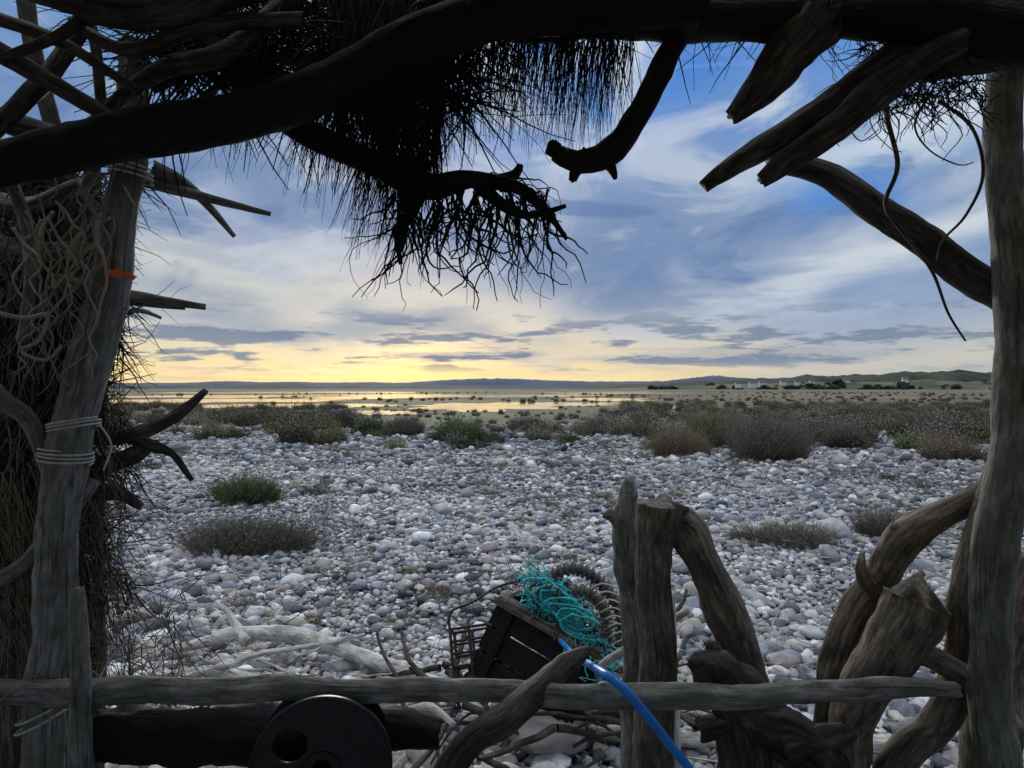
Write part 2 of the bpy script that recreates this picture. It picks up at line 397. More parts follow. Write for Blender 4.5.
px(B,[(918,570,1.6,27),(910,610,1.6,29),(884,660,1.6,26),(862,700,1.62,23),(847,760,1.64,21),(830,1030,1.66,24)],knob=.13,sides=28,step=.010,cut=cs)
px(B,[(885,648,1.6,14),(930,662,1.6,12),(975,690,1.58,12),(1010,730,1.56,13)],knob=.16)
B.obj('driftwood_stump',W_brown)
def ground_log(name,L,m,**k):
    B=MB()
    for pts in L:
        P=[]
        for (x,y,z,r) in pts: P.append((x,y,gh(x,y)+r+z,r))
        tube(B,P,**k)
    return B.obj(name,m)
ground_log('driftwood_log',[[(-2.0,3.85,.05,.02),(-1.6,3.9,.10,.035),(-1.2,3.85,.12,.045),(-.8,3.7,.06,.04),(-.5,3.5,.04,.04),(-.25,3.3,.02,.02)],
  [(-1.45,3.8,.10,.03),(-1.6,4.0,.2,.02),(-1.72,4.1,.26,.01)]],W_pale,knob=.12,wob=.02)
ground_log('driftwood_log',[[(-2.1,3.3,.06,.02),(-1.5,3.45,.09,.025),(-.9,3.25,.05,.025),(-.4,3.2,.04,.015)],[(-1.7,3.2,.1,.014),(-1.3,3.5,.16,.014),(-.8,3.8,.16,.01)]],W_pale,knob=.12,wob=.02)
ground_log('driftwood_log',[[(.35,2.9,.02,.03),(.8,2.8,.05,.035),(1.5,2.75,.04,.03)],[(.75,3.2,0,.02),(1.2,2.6,.1,.02)]],W_pale,knob=.15)
ground_log('driftwood_log',[[(-.5,2.6,0,.02),(-.35,2.9,.03,.022),(-.42,3.1,.1,.012)],[(-.6,2.8,0,.014),(-.2,2.75,.05,.014)],[(-.45,2.4,.3,.02),(-.3,2.45,.34,.018),(-.2,2.4,.3,.01)]],W_pale,knob=.2)
B=MB()   # tangle of pale rope and roots by the rail
for i in range(12):
    x=U(-1.7,-.5); y=U(2.8,3.8); a=U(-.6,.6); strand(B,(x,y,gh(x,y)+U(.06,.2)),(math.cos(a),math.sin(a),U(-.1,.2)),U(.4,.9),U(.004,.010),14,.12,.16,.5,6)
B.obj('tangled_rope',W_pale)
# ================================================================ CREEL
creel=empty('lobster_creel')
c=at(550,657,3.0)
Rm=Matrix.Rotation(math.radians(24),3,'Y')@Matrix.Rotation(math.radians(-20),3,'Z')
def box(B,cen,sx,sy,sz,R=Rm,bev=.006):
    b=len(B.v); o3=random.random()*9
    for dx in(-1,1):
        for dy in(-1,1):
            for dz in(-1,1):
                B.v.append(c+R@(Vector(cen)+Vector((dx*sx/2+U(-.003,.003),dy*sy/2,dz*sz/2+U(-.004,.004))))); q=(dx*sx/2,dy*sy/2,dz*sz/2) if sz>sx else (dz*sz/2,dy*sy/2,dx*sx/2)
                B.r.append((q[0]+o3,q[1],q[2])); B.t.append(.5)
    for f in((0,1,3,2),(4,6,7,5),(0,4,5,1),(2,3,7,6),(0,2,6,4),(1,5,7,3)): B.f.append(tuple(b+i for i in f))
B=MB()
for i in range(3): box(B,(-.03,-.17,-.12+.11*i),.44,.018,.100)
for i in range(3): box(B,(-.03,.17,-.12+.11*i),.44,.018,.100)
for i in range(3): box(B,(-.26,0,-.12+.11*i),.018,.318,.100)
for i in range(3): box(B,(.20,0,-.12+.11*i),.018,.318,.100)
box(B,(-.03,0,-.185),.48,.36,.016)
for q in(-.2,.14): box(B,(q,-.187,-.01),.04,.014,.32)
o=B.obj('wooden_box',W_dark,creel,smooth=False)
B=MB(); box(B,(-.03,-.19,.155),.50,.016,.028); box(B,(-.03,-.165,.176),.48,.05,.012)
B.obj('box_rim',W_brown,creel,smooth=False)
B=MB()
Rg=Matrix.Rotation(math.radians(-8),3,'Y')@Matrix.Rotation(math.radians(-25),3,'X')
g=at(478,650,2.95)
def gp(a,b,q=0): return tuple(g+Rg@Vector((a,q,b)))
for q in(0,.14):
    for i in range(6): bez(B,[gp(-.11,-.15+i*.05,q),gp(0,-.15+i*.05,q),gp(.13,-.15+i*.05,q)],.006,wob=.001)
    for i in range(4): bez(B,[gp(-.11+i*.08,-.15,q),gp(-.11+i*.08,0,q),gp(-.11+i*.08,.10,q)],.007,wob=.001)
for a in(-.11,.13):
    for i in(0,2,5): bez(B,[gp(a,-.15+i*.05,0),gp(a,-.15+i*.05,.07),gp(a,-.15+i*.05,.14)],.005,wob=.001)
bez(B,[gp(-.11,.10,0),gp(-.10,.17,.0),gp(0,.20,.0),gp(.1,.25,.02),gp(.2,.27,.05)],.006)
B.obj('wire_cage',M_rust,creel)
def heap(B,n,cx,sx,y0,y1,d0,d1,r0,r1,curl=.5,sl=.45,L=(.1,.28),segs=12):
    for i in range(n):
        x=max(cx-1.7*sx,min(cx+1.7*sx,random.gauss(cx,sx))); y=U(y0,y1)+(x-555)*sl
        strand(B,at(x,y,U(d0,d1)),(U(-1,1),U(-.5,.5),U(-1,.3)),U(*L),U(r0,r1),segs,.2,curl,1,5)
B=MB(); heap(B,420,555,16,578,622,2.84,3.05,.0012,.0034,.6,.5,(.05,.14)); heap(B,60,588,14,612,645,2.76,2.85,.001,.003,.5,.45,(.05,.14))
for q in range(7):   # main rope hanks
    P=[]; cx_,cy_=548+q*6,592+q*6
    for k in range(15):
        a=k/14*6.28; P.append(tuple(at(cx_+22*math.cos(a)+U(-3,3),cy_+11*math.sin(a)+U(-2,2)+8*math.cos(a),2.84-.01*q)))
    bez(B,P,.005,sides=6,wob=.01)
for i in range(30): strand(B,at(U(600,660),U(640,672),U(2.6,2.9)),(U(-1,1),U(-.6,.6),U(-.5,.3)),U(.1,.25),.002,10,.1,.3,1,4)
B.obj('teal_netting',M_teal,creel)
B=MB(); heap(B,220,575,22,576,630,2.86,3.1,.002,.008,.4,.5,(.06,.15)); heap(B,90,545,16,584,612,2.9,3.1,.001,.003,.4,.45,(.05,.14))
def corr(base,rad,d):   # corrugated hose
    tot=catmull([(*at(x,y,d),0) for x,y in base],.0038)
    tube(B,[(q[0],q[1],q[2],rad*(1 if (i//3)%2 else .66)) for i,q in enumerate(tot)],sides=14,step=.02,knob=.03,wob=.0,jag=0)
corr([(552,574),(574,568),(596,578),(614,600),(622,626),(616,650)],.028,2.72)
corr([(572,590),(588,592),(602,608),(606,636)],.026,2.68)
B.obj('rubber_coil',M_rub,creel)
B=MB(); heap(B,60,575,26,576,634,2.8,3.0,.0014,.003,.5,.45,(.05,.15))
for i in range(8):
    y=590+i*8; bez(B,[tuple(at(588+i*3,y,2.67)),tuple(at(602+i*3,y-7,2.64)),tuple(at(618+i*2,y-2,2.67))],.0035,wob=.002)
B.obj('pale_rope_ends',M_rope,creel)
B=MB()  # base clutter under the creel
for i in range(70):
    x=U(-.45,.85); y=U(2.5,3.3); strand(B,(x,y,U(.02,.28)),(U(-1,1),U(-1,1),U(-.2,.3)),U(.2,.5),U(.006,.018),8,.1,.12,.6,8)
B.obj('driftwood_heap',W_mid)
B=MB()
bez(B,[tuple(at(*q)) for q in((560,640,2.75),(575,655,2.2),(596,668,1.55),(618,683,1.42),(640,706,1.40),(668,742,1.40),(700,790,1.42),(730,900,1.42),(740,1080,1.5))],.0095,sides=14,step=.012,wob=.001)
B.obj('blue_hose',M_blue)
# reel: two flanges with cut-outs and a hub
reel=empty('plastic_reel'); reel.location=at(322,768,1.38); reel.rotation_euler=(math.radians(84),0,math.radians(10))
def flange(z,nm,hx,hy,hr):
    cu=bpy.data.curves.new(nm,'CURVE'); cu.dimensions='2D'; cu.fill_mode='BOTH'; cu.extrude=.003; cu.bevel_depth=.0022; cu.bevel_resolution=2
    def circ(cx,cy,r,n=48):
        s_=cu.splines.new('POLY'); s_.points.add(n-1); s_.use_cyclic_u=True
        for k in range(n): s_.points[k].co=(cx+r*math.cos(6.28318*k/n),cy+r*math.sin(6.28318*k/n),0,1)
    circ(0,0,.134,96); circ(0,0,.020); circ(hx,hy,hr); circ(-hx,-hy,hr)
    cu.materials.append(M_black); o=bpy.data.objects.new(nm,cu); sc.collection.objects.link(o); o.parent=reel; o.location=(0,0,z)
flange(0,'front_flange',-.060,.050,.034); flange(-.10,'rear_flange',-.082,.044,.036)
B=MB()
for (r_,z_) in ((.130,.004),(.134,.008),(.138,.004),(.138,-.006),(.134,-.006)):
    for k in range(96): a=6.28318*k/96; B.v.append((r_*math.cos(a),r_*math.sin(a),z_)); B.r.append((0,0,0)); B.t.append(0)
for j in range(4):
    for k in range(96): B.f.append((j*96+k,j*96+(k+1)%96,(j+1)*96+(k+1)%96,(j+1)*96+k))
base=len(B.v)
for z_ in(.012,-.10):
    for k in range(48): a=6.28318*k/48; B.v.append((.036*math.cos(a),.036*math.sin(a),z_)); B.r.append((0,0,0)); B.t.append(0)
for k in range(48): B.f.append((base+k,base+(k+1)%48,base+48+(k+1)%48,base+48+k))
o=B.obj('rim_and_hub',M_black,reel)
# ================================================================ GROUND
t=np.linspace(-8.3,8.3,360); xs=4*np.sinh(t); t2=np.linspace(-2.2,8.1,330); ys=4*np.sinh(t2)
V=[(x,y,gh(x,y) if abs(x)<60 and y<60 else 0) for y in ys for x in xs]
nx=len(xs); Fc=[(j*nx+i,j*nx+i+1,(j+1)*nx+i+1,(j+1)*nx+i) for j in range(len(ys)-1) for i in range(nx-1)]
me=bpy.data.meshes.new('ground'); me.from_pydata(V,[],Fc); me.polygons.foreach_set('use_smooth',[True]*len(Fc))
ground=bpy.data.objects.new('ground',me); sc.collection.objects.link(ground)
m,T,b=mat('shingle_and_saltmarsh')
pos=T.node('ShaderNodeNewGeometry').outputs['Position']
sx=T.node('ShaderNodeSeparateXYZ'); T.put(sx.inputs[0],pos); X,Y=sx.outputs[0],sx.outputs[1]
def voro(scale,feat='F1'):
    n=T.node('ShaderNodeTexVoronoi',feature=feat); T.put(n.inputs['Vector'],pos); n.inputs['Scale'].default_value=scale; return n
v1=voro(22)
sep=T.node('ShaderNodeSeparateColor'); T.put(sep.inputs[0],v1.outputs['Color'])
stone=[(0,(.07,.07,.075)),(.2,(.14,.145,.155)),(.45,(.25,.26,.28)),(.65,(.24,.22,.21)),(.8,(.36,.36,.37)),(1,(.58,.58,.59))]
peb=T.ramp(sep.outputs[0],stone)
peb=T.mix(T.sstep(v1.outputs['Distance'],.40,.7),peb,(.03,.03,.033))
big=T.noise(pos,.35,4,.6)
peb=T.mix(T.M('MULTIPLY',T.sstep(big,.5,.66),.5),peb,(.13,.115,.085))
h1=T.noise(T.mapping(pos,(.12,.35,1)),1,5,.65); h2=T.noise(pos,2.2,4,.7)
heath=T.ramp(h1,[(.3,(.05,.052,.03)),(.42,(.12,.115,.065)),(.5,(.22,.195,.13)),(.58,(.09,.09,.05)),(.7,(.30,.27,.20))])
heath=T.mix(.6,heath,T.ramp(h2,[(.3,.35),(.7,1.3)]),'MULTIPLY')
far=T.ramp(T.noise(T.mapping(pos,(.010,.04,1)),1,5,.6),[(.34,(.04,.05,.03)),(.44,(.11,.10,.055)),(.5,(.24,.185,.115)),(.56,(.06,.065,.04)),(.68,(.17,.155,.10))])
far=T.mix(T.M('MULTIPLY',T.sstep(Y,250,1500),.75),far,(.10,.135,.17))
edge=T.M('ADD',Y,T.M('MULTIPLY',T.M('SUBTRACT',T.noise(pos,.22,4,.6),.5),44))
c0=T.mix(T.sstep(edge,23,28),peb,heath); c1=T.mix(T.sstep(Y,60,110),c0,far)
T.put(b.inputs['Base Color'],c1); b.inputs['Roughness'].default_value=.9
bump(T,b,T.M('ADD',T.M('MULTIPLY',v1.outputs['Distance'],-.5),T.M('MULTIPLY',h2,.2)),.8,.05)
me.materials.append(m)
# pebbles: one real mesh
mp,T,b=mat('pebble_stone')
oi=T.node('ShaderNodeAttribute',attribute_name='tint').outputs['Fac']; ob=T.node('ShaderNodeAttribute',attribute_name='rest').outputs['Vector']
n1=T.noise(ob,3,2,.65); 
col=T.ramp(oi,[(0,(.06,.063,.072)),(.13,(.15,.158,.18)),(.28,(.32,.34,.385)),(.38,(.21,.22,.245)),(.48,(.40,.325,.30)),(.56,(.36,.365,.38)),(.66,(.38,.335,.275)),(.75,(.50,.515,.55)),(.85,(.56,.50,.43)),(.93,(.70,.70,.71)),(1,(.86,.85,.82))])
col=T.mix(.6,col,T.ramp(n1,[(.3,.4),(.65,1.15)]),'MULTIPLY')
T.put(b.inputs['Base Color'],col); b.inputs['Roughness'].default_value=.62
def icobase(sub,seed,flatz,fy,amp=.28):
    bpy.ops.mesh.primitive_ico_sphere_add(subdivisions=sub,radius=.5); o=bpy.context.object
    P=[]
    for v in o.data.vertices:
        p=v.co.copy(); k=1+amp*noise.noise(p*2.2+Vector((seed*7,0,0)))+.10*noise.noise(p*5+Vector((0,seed*5,0)))
        P.append((p.x*k,p.y*k*fy,p.z*k*flatz))
    Fq=np.array([tuple(f.vertices) for f in o.data.polygons]); me_=o.data
    bpy.data.objects.remove(o); bpy.data.meshes.remove(me_); return np.array(P),Fq
items={1:[],2:[],3:[]}
def addband(y0,y1,sp,k,sub):
    y=y0
    while y<y1:
        w=.76*y+.4; x=-w
        while x<w:
            xx=x+U(-.5,.5)*sp; yy=y+U(-.5,.5)*sp
            e=yy+7*N(xx*.2,yy*.2,1)
            if not (e>19 and U(0,1)<(e-19)/9) and not (N(xx*.5,yy*.5,5)>.38 and yy>6 and U(0,1)<.6):
                zone=1+.6*N(xx*.6,yy*.6,9)
                s=sp*k*zone*math.exp(random.gauss(0,.42))
                if U(0,1)<.012: s*=1.8
                items[sub].append((xx,yy,gh(xx,yy)+s*U(.03,.30),s,U(0,6.28),random.gauss(0,.25),random.gauss(0,.25)))
            x+=sp
        y+=sp
addband(1.9,3.8,.042,1.3,3); addband(3.8,8.5,.042,1.15,2); addband(8.5,13,.052,1.1,2); addband(13,28,.085,1.05,1)
for i in range(50):
    xx=random.gauss(-.3,.5); yy=random.gauss(5.3,.35); items[3].append((xx,yy,gh(xx,yy)+.04,U(.07,.14),U(0,6.28),U(-.2,.2),U(-.2,.2)))
VV=[];FF=[];TT=[];RR=[];off=0
for sub in items:
    A=np.array(items[sub]); which=rng.integers(0,8,len(A))
    for vi in range(8):
        a=A[which==vi]; n=len(a)
        if n==0: continue
        P,Fq=icobase(sub,vi+1,[.42,.5,.58,.66,.7,.48,.55,.62][vi],[.65,.9,.75,.95,.7,.82,.88,.68][vi]); nv_=len(P)
        ca,sa=np.cos(a[:,4]),np.sin(a[:,4]); z0=np.zeros(n)
        ex=np.stack([ca,sa,a[:,5]],1); ex/=np.linalg.norm(ex,axis=1)[:,None]
        nz=np.stack([a[:,6],z0,np.ones(n)],1); ey=np.cross(nz,ex); ey/=np.linalg.norm(ey,axis=1)[:,None]; ez=np.cross(ex,ey)
        R=np.stack([ex,ey,ez],1)
        W=np.einsum('vk,nkc->nvc',P,R)*a[:,3][:,None,None]+a[:,None,:3]
        VV.append(W.reshape(-1,3)); FF.append((Fq[None]+ (np.arange(n)*nv_)[:,None,None]+off).reshape(-1,3)); off+=n*nv_
        patch=np.array([N(q[0]*.45,q[1]*.3,77) for q in a]); gam=np.clip(1.0+1.3*patch+.35*(a[:,1]>7.5),.6,2.4)
        TT.append(np.repeat(rng.random(n)**gam,nv_)); RR.append((P[None]+rng.random((n,1,3))*40).reshape(-1,3))
VV=np.concatenate(VV).astype(np.float32); FF=np.concatenate(FF).astype(np.int32); TT=np.concatenate(TT).astype(np.float32); RR=np.concatenate(RR).astype(np.float32)
me=bpy.data.meshes.new('pebble_beach'); me.vertices.add(len(VV)); me.vertices.foreach_set('co',VV.ravel())
me.loops.add(FF.size); me.loops.foreach_set('vertex_index',FF.ravel()); me.polygons.add(len(FF))
me.polygons.foreach_set('loop_start',np.arange(0,FF.size,3,dtype=np.int32)); me.polygons.foreach_set('loop_total',np.full(len(FF),3,dtype=np.int32))
me.update(calc_edges=True); me.polygons.foreach_set('use_smooth',np.ones(len(FF),dtype=bool))
a_=me.attributes.new('tint','FLOAT','POINT'); a_.data.foreach_set('value',TT); a_=me.attributes.new('rest','FLOAT_VECTOR','POINT'); a_.data.foreach_set('vector',RR.ravel())
me.materials.append(mp); o=bpy.data.objects.new('pebble_beach',me); sc.collection.objects.link(o)
del VV,FF,TT,RR
def instancer(name,items,child,parent):
    """items: (x,y,z,size,rotz,tiltx,tilty)"""
    A=np.array(items); n=len(A); s=A[:,3]/2; a=A[:,4]
    ca,sa=np.cos(a),np.sin(a); tx,ty=A[:,5],A[:,6]
    ex=np.stack([ca,sa,tx],1); ex/=np.linalg.norm(ex,axis=1)[:,None]
    nz=np.stack([ty,0*ty,np.ones(n)],1); ey=np.cross(nz,ex); ey/=np.linalg.norm(ey,axis=1)[:,None]
    C=A[:,:3]; V=np.empty((n,4,3))
    for k,(i,j) in enumerate(((-1,-1),(1,-1),(1,1),(-1,1))): V[:,k]=C+ex*(i*s)[:,None]+ey*(j*s)[:,None]
    me=bpy.data.meshes.new(name); me.from_pydata(V.reshape(-1,3).tolist(),[],[(4*i,4*i+1,4*i+2,4*i+3) for i in range(n)])
    o=bpy.data.objects.new(name,me); sc.collection.objects.link(o); o.parent=parent
    o.instance_type='FACES'; o.use_instance_faces_scale=True; o.instance_faces_scale=1
    o.show_instancer_for_render=False; o.show_instancer_for_viewport=False
    child.parent=o
# ================================================================ WATER (defined first so scrub avoids it)
POOLS=[(-8.5,3.5,46,68,1,.012),(-3,10,58,74,5,.016),(-16,-6,38,46,7,.014),(-26,-10,52,66,31,.012),(-50,-20,70,96,9,.012),(-70,-35,105,150,10,.012),(-40,15,110,175,13,.012),(6,18,78,104,17,.012),(11,20,50,58,41,.012),(-120,-30,180,300,21,.012),(0,60,170,260,43,.012),(30,110,270,340,23,.012),(-32,-12,98,122,47,.015)]
def inpool(x,y,mar=1.15):
    for x0,x1,y0,y1,_,_ in POOLS:
        if ((x-(x0+x1)/2)/((x1-x0)/2))**2+((y-(y0+y1)/2)/((y1-y0)/2))**2<mar: return True
    return False
# ================================================================ VEGETATION
def tuft(name,m,n,R,H,w,spread=.8,leafy=.3,parent=None,segs=3,lump=1):
    B=MB(); cs=[(0,0,1)]+[(U(-R,R)*.6,U(-R,R)*.5,U(.5,.9)) for _ in range(lump)]
    for i in range(n):
        cx,cy,k=random.choice(cs); a=U(0,6.283); q=math.sqrt(U(0,1)); 
        bx=cx+R*.5*k*q*math.cos(a); by=cy+R*.5*k*q*math.sin(a)
        d=Vector((math.cos(a)*q*spread+U(-.3,.3),math.sin(a)*q*spread+U(-.3,.3),1)).normalized()
        L=H*k*U(.45,1.15)*(1-.35*q); p=Vector((bx,by,U(-.03,.25)*H*k)); tn=min(1,max(0,U(0,1)*.7+.3*(p.z/H+.3)))
        side=d.cross(Vector((U(-1,1),U(-1,1),.1))).normalized()*w*U(.6,1.3); prev=None
        for j in range(segs+1):
            ww=side*(1-j/segs*.85); q0=len(B.v)
            B.v+= [p-ww,p+ww]; B.r+=[(0,0,0)]*2; B.t+=[tn]*2
            if prev is not None: B.f.append((prev,prev+1,q0+1,q0))
            prev=q0
            p=p+d*(L/segs); d=(d+Vector((random.gauss(0,.16),random.gauss(0,.16),random.gauss(0,.1)))).normalized()
            if U(0,1)<leafy and j>0:
                s2=w*2.5; l=Vector((U(-1,1),U(-1,1),U(-.3,1))).normalized()*s2*2; e=l.orthogonal().normalized()*s2*.5; q1=len(B.v)
                B.v+=[p,p+l*.5+e,p+l,p+l*.5-e]; B.r+=[(0,0,0)]*4; B.t+=[U(0,1)]*4; B.f.append((q1,q1+1,q1+2,q1+3))
    return B.obj(name,m,parent,smooth=False)
def place(o,x,y,rz=0): o.location=(x,y,gh(x,y)); o.rotation_euler=(0,0,rz); return o
def gp_(px_,py_): d=EYE*F/(py_-388); return ((px_-512)/F*d,d)
place(tuft('green_shrub',M_green,3200,.46,.44,.0042,.9,.5,lump=6),*gp_(248,504))
o=place(tuft('heather_shrub',M_heath,4600,.5,.40,.003,.9,.35,lump=8),*gp_(262,549)); o.scale=(1.35,.8,1)
o=place(tuft('heather_shrub',M_heath,2200,.44,.27,.003,.9,.3,lump=6),*gp_(795,546)); o.scale=(1.35,.8,1)
o=place(tuft('heather_shrub',M_heath,2600,.32,.42,.003,.8,.3,lump=4),*gp_(884,537))
place(tuft('heather_shrub',M_heath,900,.3,.18,.003,.9,.3,lump=4),*gp_(150,470))
o=place(tuft('heather_shrub',M_heath,8000,1.05,1.1,.0055,.8,.3,lump=7),*gp_(770,460))
place(tuft('straw_tussock',M_straw,5000,.7,.8,.0055,.8,.2,lump=6),*gp_(680,455))
place(tuft('gorse_shrub',M_olive,4500,.75,.95,.007,.7,.5,lump=6),*gp_(715,447))
place(tuft('green_shrub',M_green,4000,.75,.68,.009,.8,.5,lump=6),*gp_(458,443))
place(tuft('heather_shrub',M_heath,4000,.6,.7,.008,.8,.4,lump=5),*gp_(402,436))
place(tuft('heather_shrub',M_heath,4000,.6,.6,.007,.8,.3,lump=5),*gp_(525,432))
place(tuft('heather_shrub',M_heath,4000,.6,.6,.006,.8,.3,lump=5),*gp_(850,448))
place(tuft('straw_tussock',M_straw,4000,.6,.6,.006,.8,.3,lump=5),*gp_(950,462))
place(tuft('heather_shrub',M_heath,4000,.8,.7,.008,.8,.3,lump=6),*gp_(600,432))
place(tuft('heather_shrub',M_heath,4000,.9,.8,.008,.8,.3,lump=6),*gp_(920,440))
# scattered low plants on the shingle
lp=empty('shingle_grass')
for k,(m_,w) in enumerate(((M_olive,.005),(M_straw,.005),(M_heath,.006))):
    it=[]
    for i in range(560):
        y=U(4.5,24); x=U(-.78,.78)*y
        if N(x*.45,y*.45,20+k)<.10: continue
        it.append((x,y,gh(x,y)+.02,U(.2,.6)*(1 if y>9 else .6)*(1.4 if y>15 else 1),U(0,6.28),0,0))
    ch=tuft('tuft_blades',m_,130,.5,.22,w*1.4,1.0,.4,segs=2,lump=3); instancer('grass_tufts',it,ch,lp)
hs=empty('heath_scrub')
var=[(M_heath,.95,380),(M_olive,.75,260),(M_straw,.5,230),(M_heath,.6,260),(M_green,.6,120)]
for k,(m_,hh,cnt) in enumerate(var):
    it=[]
    for i in range(cnt*3):
        y=17+ (U(0,1)**1.3)*45; x=U(-.78,.78)*y
        dn=N(x*.20,y*.13,30+k*.9)+N(x*.6,y*.4,40)*.5
        if dn<.15-(.1 if x>.3*y else 0) or inpool(x,y): continue
        if y+7*N(x*.2,y*.2,2)<18.5: continue
        s=U(.4,1.1)*(1.0 if x>.15*y or x<-.19*y else .65)
        hcap=(.62 if y>26 else 1.0)   # further out the marsh is grazed short
        if s*hh>hcap: s=hcap/hh
        if -.22*y<x<.12*y and y>24: s*=.55
        it.append((x,y,gh(x,y)-.02,s,U(0,6.28),0,0))
    for i in range(cnt*2):
        y=U(58,240); x=U(-.78,.78)*y
        if N(x*.03,y*.03,50+k)<.12 or inpool(x,y,1.3): continue
        it.append((x,y,-.02,U(.35,.7),U(0,6.28),0,0))
    ch=tuft('scrub_blades',m_,520,.6,.70*hh+.1,.015,.8,.5,segs=2,lump=6); instancer('scrub_clumps',it,ch,hs)
mw,T,b=mat('still_water'); b.inputs['Base Color'].default_value=(.04,.05,.06,1); b.inputs['Roughness'].default_value=.05
b.inputs['Specular IOR Level'].default_value=.7
bump(T,b,T.noise(T.node('ShaderNodeNewGeometry').outputs['Position'],3,2,.5),.06,.02)
def pool(x0,x1,y0,y1,seed,z=.012):
    B=MB(); n=140; cx,cy=(x0+x1)/2,(y0+y1)/2
    for k in range(n):
        a=2*math.pi*k/n; q=1+.45*N(math.cos(a)*1.6+seed,math.sin(a)*1.6)+.3*N(math.cos(a)*6+seed,math.sin(a)*6)
        B.v.append(Vector((cx+(x1-x0)/2*q*math.cos(a),cy+(y1-y0)/2*q*math.sin(a),z))); B.r.append((0,0,0)); B.t.append(0)
    B.f.append(tuple(range(n))); return B.obj('tidal_pool',mw,smooth=False)
for P_ in POOLS: pool(*P_)
# ================================================================ HILLS
def hills(name,d,x0,x1,prof,depth,m,seed,n=600,rough=1):
    B=MB(); rows=[0,.25,.6,1,1.5,2.2]; hh=[0,.35,.8,1,.8,0]
    for j,(q,hm) in enumerate(zip(rows,hh)):
        for i in range(n):
            x=x0+(x1-x0)*i/(n-1); u=x/d*F+512
            h=np.interp(u,[p[0] for p in prof],[p[1] for p in prof])/F*d
            h*=(1+.25*N(i*.05,seed)+.14*rough*N(i*.3,seed+3)+.10*rough*N(i*.9,seed+5))
            B.v.append(Vector((x,d+depth*q*(1+.1*N(i*.03,j,seed)),h*hm-(.3 if hm==0 else 0)))); B.r.append((0,0,0)); B.t.append(0)
    for j in range(len(rows)-1):
        for i in range(n-1): a=j*n+i; B.f.append((a,a+1,a+n+1,a+n))
    return B.obj(name,m)
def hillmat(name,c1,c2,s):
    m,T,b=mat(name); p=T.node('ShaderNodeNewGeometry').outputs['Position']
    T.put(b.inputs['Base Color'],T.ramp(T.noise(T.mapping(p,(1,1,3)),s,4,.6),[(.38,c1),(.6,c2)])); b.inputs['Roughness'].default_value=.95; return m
hills('distant_hills',4500,-6000,6000,[(-400,6),(130,6),(200,8),(300,7),(380,6),(430,8.5),(480,12),(540,10),(600,7.5),(680,8),(740,14),(790,11),(860,13),(1000,13),(1400,10)],600,hillmat('hazy_hill',(.045,.075,.125),(.07,.105,.15),.003),3,rough=.5)  # blue-grey aerial haze put into the far hill base colour
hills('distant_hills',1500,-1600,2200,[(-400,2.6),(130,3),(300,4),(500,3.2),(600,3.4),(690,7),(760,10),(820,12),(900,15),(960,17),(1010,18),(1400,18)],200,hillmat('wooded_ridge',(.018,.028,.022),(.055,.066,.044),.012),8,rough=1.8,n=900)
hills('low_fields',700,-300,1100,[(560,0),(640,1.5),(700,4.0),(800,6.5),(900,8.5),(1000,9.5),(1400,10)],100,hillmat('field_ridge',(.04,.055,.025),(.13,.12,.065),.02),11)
dt=empty('distant_trees')
B=MB()
mt=blademat('tree_foliage',[(0,(.015,.024,.014)),(.6,(.04,.054,.03)),(1,(.08,.09,.055))])
for i in range(450):
    v=Vector((random.gauss(0,1),random.gauss(0,1),random.gauss(0,1))).normalized()*U(.5,1); v=Vector((v.x*.6,v.y*.6,v.z*.36+.34))
    v*=1+.3*N(v.x*4,v.y*4,v.z*4)
    e=Vector((U(-1,1),U(-1,1),U(-1,1))).normalized()*.07; f=e.orthogonal().normalized()*.06; q=len(B.v)
    B.v+=[v-e,v+f,v+e,v-f]; B.r+=[(0,0,0)]*4; B.t+=[min(1,max(0,v.z*.7+U(-.2,.3)))]*4; B.f.append((q,q+1,q+2,q+3))
tr=B.obj('tree_crown',mt,None,smooth=False)
it=[]
for i in range(1100):
    u=U(600,1250); d=U(660,800)
    if N(u*.025,d*.01,3)<-.05+max(0,(740-u)*.002): continue
    x=(u-512)/F*d; base=max(0,np.interp(u,[560,640,700,800,900,1000,1400],[0,1.5,4.0,6.5,8.5,9.5,10])/F*700*min(1,max(0,(d-700)/100)))
    it.append((x,d,base*.8-.5,math.exp(random.gauss(1.3,.35)),U(0,6.28),0,0))
instancer('tree_clumps',it,tr,dt)
mwall=plain('white_render',(.62,.61,.58),.8,.08,1); mroof=plain('slate_roof',(.10,.10,.12),.8,.2,1); mwin=plain('window_dark',(.03,.035,.04),.3,.1,1)
